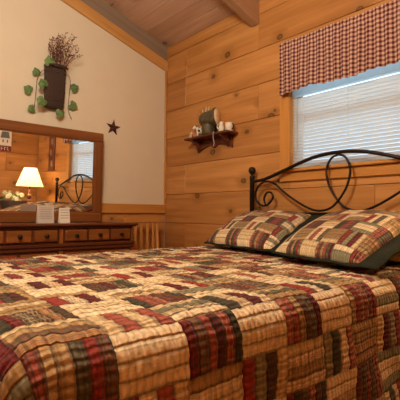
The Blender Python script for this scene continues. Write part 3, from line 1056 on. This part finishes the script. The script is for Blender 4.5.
ball(bm, (0, 0, .055), .034, 14, (1.25, .8, .85)); ball(bm, (-.043, 0, .085), .021, 12, (1.15, .85, .95)); ball(bm, (-.064, 0, .078), .012, 10)
tube(bm, [(-.02, 0, .06), (-.042, 0, .085)], [.022, .014], 10)
for (x, y_) in ((-.028, .014), (-.028, -.014), (.028, .014), (.028, -.014)):
    tube(bm, [(x, y_, .05), (x, y_, 0)], [.011, .008], 8)
for s_ in (-1, 1): ball(bm, (-.035, s_ * .022, .1), .008, 8, (.6, 1.4, .6))
obj('body', bm, WHITE, cow, True)
bm = new_bm()
ball(bm, (.016, -.012, .062), .024, 10, (1, .72, .8)); ball(bm, (-.018, -.019, .052), .012, 8); ball(bm, (-.04, -.013, .096), .010, 8); tube(bm, [(.042, 0, .06), (.052, 0, .03)], .003, 6)
tag(obj('black_patches', bm, KNOB, cow, True), 'black patches')
def small(name, loc, label, cat, parts):
    o = empty(name, loc); tag(o, label, cat)
    for (nm, fn, m) in parts:
        bm = new_bm(); fn(bm); obj(nm, bm, m, o, True)
    return o
Zs = SZ + .0005
small('white_pitcher', (.908, -.075, Zs), 'small white pitcher with dark mouth on the shelf between crock and mug', 'pitcher', [
    ('body', lambda b: lathe(b, (0, 0, 0), [(.018, 0), (.027, .012), (.030, .035), (.022, .06), (.015, .075), (.021, .092), (.017, .092), (.012, .08)], 16), WHITE),
    ('handle', lambda b: tube(b, catmull([(-.02, -.004, .082), (-.042, -.006, .07), (-.043, -.006, .045), (-.028, -.004, .03)], 5), .004, 8), WHITE)])
small('white_mug', (.985, -.06, Zs), 'squat white mug at the right end of the shelf', 'mug', [
    ('body', lambda b: lathe(b, (0, 0, 0), [(.027, 0), (.034, .006), (.035, .045), (.034, .075), (.030, .075), (.029, .02)], 18), WHITE),
    ('handle', lambda b: tube(b, catmull([(.030, 0, .062), (.044, 0, .06), (.048, 0, .04), (.043, 0, .022), (.031, 0, .02)], 5), .0045, 8), KNOB)])
small('cream_egg_cup', (.515, -.08, Zs), 'tiny cream lidded pot at the left end of the shelf', 'pot', [
    ('body', lambda b: lathe(b, (0, 0, 0), [(.014, 0), (.022, .008), (.025, .025), (.021, .04), (.018, .042)], 14), FEATH),
    ('lid', lambda b: lathe(b, (0, 0, 0), [(.02, .042), (.017, .05), (.006, .054), (.007, .06), (.001, .064)], 14), WHITE)])
small('clay_gourd', (.572, -.085, Zs), 'small orange clay gourd beside the cow figurine on the shelf', 'gourd', [
    ('body', lambda b: lathe(b, (0, 0, 0), [(.012, 0), (.025, .008), (.029, .022), (.022, .038), (.012, .048), (.013, .058), (.006, .066)], 16), TERRA),
    ('stem', lambda b: tube(b, [(0, 0, .064), (.004, 0, .078)], [.004, .002], 6), STEM)])
bm = new_bm(); tube(bm, catmull([(.875, -.125, SZ + .0035), (.876, -.138, SZ + .003), (.874, -.140, SZ - .02), (.878, -.140, SZ - .06), (.888, -.140, SZ - .09), (.878, -.140, SZ - .12)], 5), .003, 6)
tag(obj('hanging_cord', bm, PAPERG, None, True), 'thin pale cord hanging over the front edge of the shelf', 'cord')

# ------------------------------------------------------------------ seen in the mirror: bedside table, lamp, flowers, plaques
ns = empty('nightstand', (3.25, -.36, 0))
tag(ns, 'wooden bedside table in the corner right of the bed, holding the lamp', 'nightstand')
def nobj(name, lo, hi, m=CHERRY, c=.004, parent=ns):
    bm = new_bm(); box(bm, lo, hi, c); return obj(name, bm, m, parent)
nobj('top', (-.44, -.30, .70), (.44, .30, .73), CHERRY_D, .006)
nobj('case', (-.41, -.27, .34), (.41, .28, .699))
for k in (-1, 1):
    d_ = nobj('drawer', (-.39 if k < 0 else .01, -.285, .40), (-.01 if k < 0 else .39, -.271, .67), CHERRY_D)
    bm = new_bm(); lathe(bm, (.2 * k, -.286, .53), [(.015, -.024), (.015, -.016), (.006, -.012), (.006, 0)], 12, 'y'); obj('knob', bm, KNOB, d_, True)
for sx in (-.37, .37):
    for sy in (-.24, .25):
        bm = new_bm(); tube(bm, [(sx, sy, 0), (sx, sy, .339)], [.018, .028], 10); obj('leg', bm, CHERRY, ns, True)

LX, LY, LZ = 3.01, -.36, .7305
lamp = empty('table_lamp', (LX, LY, LZ))
tag(lamp, 'lit table lamp with cream cone shade and turned wooden base', 'lamp')
bm = new_bm()
lathe(bm, (0, 0, 0), [(.075, 0), (.08, .012), (.06, .025), (.03, .035), (.022, .05), (.045, .075), (.05, .10), (.04, .125), (.02, .14), (.02, .15), (.036, .17), (.04, .19), (.03, .215), (.016, .228), (.014, .25), (.030, .268), (.034, .285), (.026, .305), (.012, .32), (.010, .40), (.001, .401)], 20)
obj('base', bm, LAMPR, lamp, True)
for z_ in (.145, .236, .315):
    bm = new_bm(); lathe(bm, (0, 0, z_), [(.018, -.012), (.026, -.008), (.028, 0), (.026, .008), (.018, .012)], 18); obj('cream_ring', bm, LAMPC, lamp, True)
bm = new_bm()
sz0, sz1, sr0, sr1 = .44, .715, .192, .088
seg = 40
ra = [[bm.verts.new((math.cos(2 * math.pi * k / seg) * r_, math.sin(2 * math.pi * k / seg) * r_, z_)) for k in range(seg)] for r_, z_ in ((sr0, sz0), ((sr0 + sr1) / 2, (sz0 + sz1) / 2), (sr1, sz1))]
for i in range(2):
    for k in range(seg):
        bm.faces.new([ra[i][k], ra[i][(k + 1) % seg], ra[i + 1][(k + 1) % seg], ra[i + 1][k]])
obj('lamp_shade', bm, SHADE, lamp, True)
bm = new_bm()
tube(bm, [(0, 0, .40), (0, 0, .46)], .008, 8)
for k in range(3):
    a_ = k * 2.094
    tube(bm, [(0, 0, .46), (math.cos(a_) * .2, math.sin(a_) * .2, .445)], .002, 5)
obj('shade_carrier', bm, KNOB, lamp, True)
bm = new_bm(); ball(bm, (0, 0, .53), .03, 12, (1, 1, 1.25)); bo = obj('bulb', bm, BULB, lamp, True)

fb = empty('flower_basket', (3.37, -.46, .7305))
tag(fb, 'dark twig basket of white flowers and green leaves reflected beside the lamp', 'flower basket')
bm = new_bm()
lathe(bm, (0, 0, 0), [(.13, 0), (.15, .01), (.19, .10), (.22, .20), (.225, .215), (.20, .215), (.17, .1)], 24, squash=(.62, 1.0)); obj('woven_body', bm, WICKER, fb, True)
rf = random.Random(11)
for k in range(34):
    bm = leaf_bm((rf.uniform(-.06, .06), rf.gauss(0, .09), .21 + rf.uniform(-.03, .12)), rf.uniform(.03, .05), rf.uniform(0, 6.28), rf.uniform(-1, 1)); obj('leaf', bm, LEAF, fb)
for k in range(11):
    c_ = V((rf.uniform(-.10, .04), rf.gauss(0, .10), .22 + rf.uniform(0, .12)))
    bm = new_bm()
    for q in range(6):
        a_ = q * 1.047
        ball(bm, c_ + V((-.01, math.cos(a_) * .022, math.sin(a_) * .022)), .017, 8, (.5, 1, 1))
    ball(bm, c_ + V((-.012, 0, 0)), .012, 8)
    obj('blossom', bm, PETAL, fb, True)

sg = empty('wall_sign', (XR - .001, -.60, 1.90)); tag(sg, 'white painted sign with house and dark red lettered band on the wall above lamp', 'sign')
def gobj(name, lo, hi, m):
    bm = new_bm(); box(bm, lo, hi, .001); return obj(name, bm, m, sg)
gobj('board', (-.018, -.19, -.19), (-.001, .165, .24), WHITE)
REDM = plain('sign_red', (.16, .022, .02), .6); SLATE = plain('sign_slate', (.10, .11, .11), .7)
gobj('red_band', (-.021, -.19, -.19), (-.0185, .165, -.10), REDM)
gobj('red_panel', (-.021, -.19, -.095), (-.0185, -.02, .24), REDM)
bm = new_bm(); prism(bm, [(-.0185, .00, .02), (-.0185, .14, .02), (-.0185, .12, .12), (-.0185, .02, .12)], (-.003, 0, 0)); obj('roof', bm, SLATE, sg)
for (y_, z_) in ((.03, -.05), (.095, -.05)): gobj('window', (-.021, y_, z_), (-.0185, y_ + .02, z_ + .045), SLATE)
bm = new_bm()
for k in range(7):
    y_ = -.165 + k * .045
    box(bm, (-.0225, y_, -.17), (-.0212, y_ + .007, -.12), .0003); box(bm, (-.0225, y_ + .007, -.17 + .02 * (k % 3)), (-.0212, y_ + .025, -.163 + .02 * (k % 3)), .0003)
obj('lettering', bm, WHITE, sg)

pq = empty('carved_plaque', (3.10, -.001, 1.70)); tag(pq, 'tall narrow dark wooden plaque on the plank wall right of the window', 'plaque')
bm = new_bm(); box(bm, (-.11, -.022, -.27), (.11, -.0005, .30), .006); obj('panel', bm, SHELFW, pq)
bm = new_bm()
for k in range(3):
    ball(bm, (-.02 + .03 * (k % 2), -.022, -.16 + k * .17), .045, 12, (.8, .25, 1.2))
obj('relief', bm, GREYB, pq, True)

# ------------------------------------------------------------------ light, world, camera
def light(name, kind, loc, energy, col, **k):
    l = bpy.data.lights.new(name, kind); l.energy = energy; l.color = col
    for a_, b_ in k.items(): setattr(l, a_, b_)
    o = bpy.data.objects.new(name, l); o.location = loc; COL.objects.link(o); return o
light('ceiling_light', 'POINT', (2.1, -2.05, 2.45), 98, (1, .93, .76), shadow_soft_size=.16)
light('lamp_bulb_light', 'POINT', (LX, LY, LZ + .56), 20, (1, .74, .44), shadow_soft_size=.04)
light('room_fill_light', 'POINT', (2.5, -3.1, 2.5), 46, (1, .93, .76), shadow_soft_size=.25)  # added fill light without a fixture, balances wall and quilt brightness

wd = bpy.data.worlds.new('sky'); scene.world = wd; wd.use_nodes = True
nt = wd.node_tree; bg = nt.nodes['Background']
sky = nt.nodes.new('ShaderNodeTexSky'); sky.sky_type = 'HOSEK_WILKIE'; sky.turbidity = 6; sky.sun_direction = V((.2, -.6, .75)).normalized()
mixn = nt.nodes.new('ShaderNodeMix'); mixn.data_type = 'RGBA'; mixn.inputs[0].default_value = .65
nt.links.new(sky.outputs[0], mixn.inputs[6]); mixn.inputs[7].default_value = (.72, .88, 1, 1)
nt.links.new(mixn.outputs[2], bg.inputs[0]); bg.inputs[1].default_value = 3.4

cam = bpy.data.cameras.new('camera'); co = bpy.data.objects.new('camera', cam); COL.objects.link(co)
cam.sensor_width = 36; cam.lens = 411 / 400 * 36; cam.clip_start = .02
F = V((-.758, .652, 0)).normalized(); Rv = V((F.y, -F.x, 0)); pit = math.radians(1.9)
fw = F * math.cos(pit) + V((0, 0, 1)) * math.sin(pit)
up = Rv.cross(fw)
roll = math.radians(.45)
R2 = Rv * math.cos(roll) + up * math.sin(roll)
U2 = up * math.cos(roll) - Rv * math.sin(roll)
M = Matrix((R2, U2, -fw)).transposed().to_4x4()
M.translation = V((3.417, -2.467, .95))
co.matrix_world = M
scene.camera = co
scene.view_settings.view_transform = 'Standard'
scene.view_settings.look = 'None'
scene.view_settings.exposure = 0.0
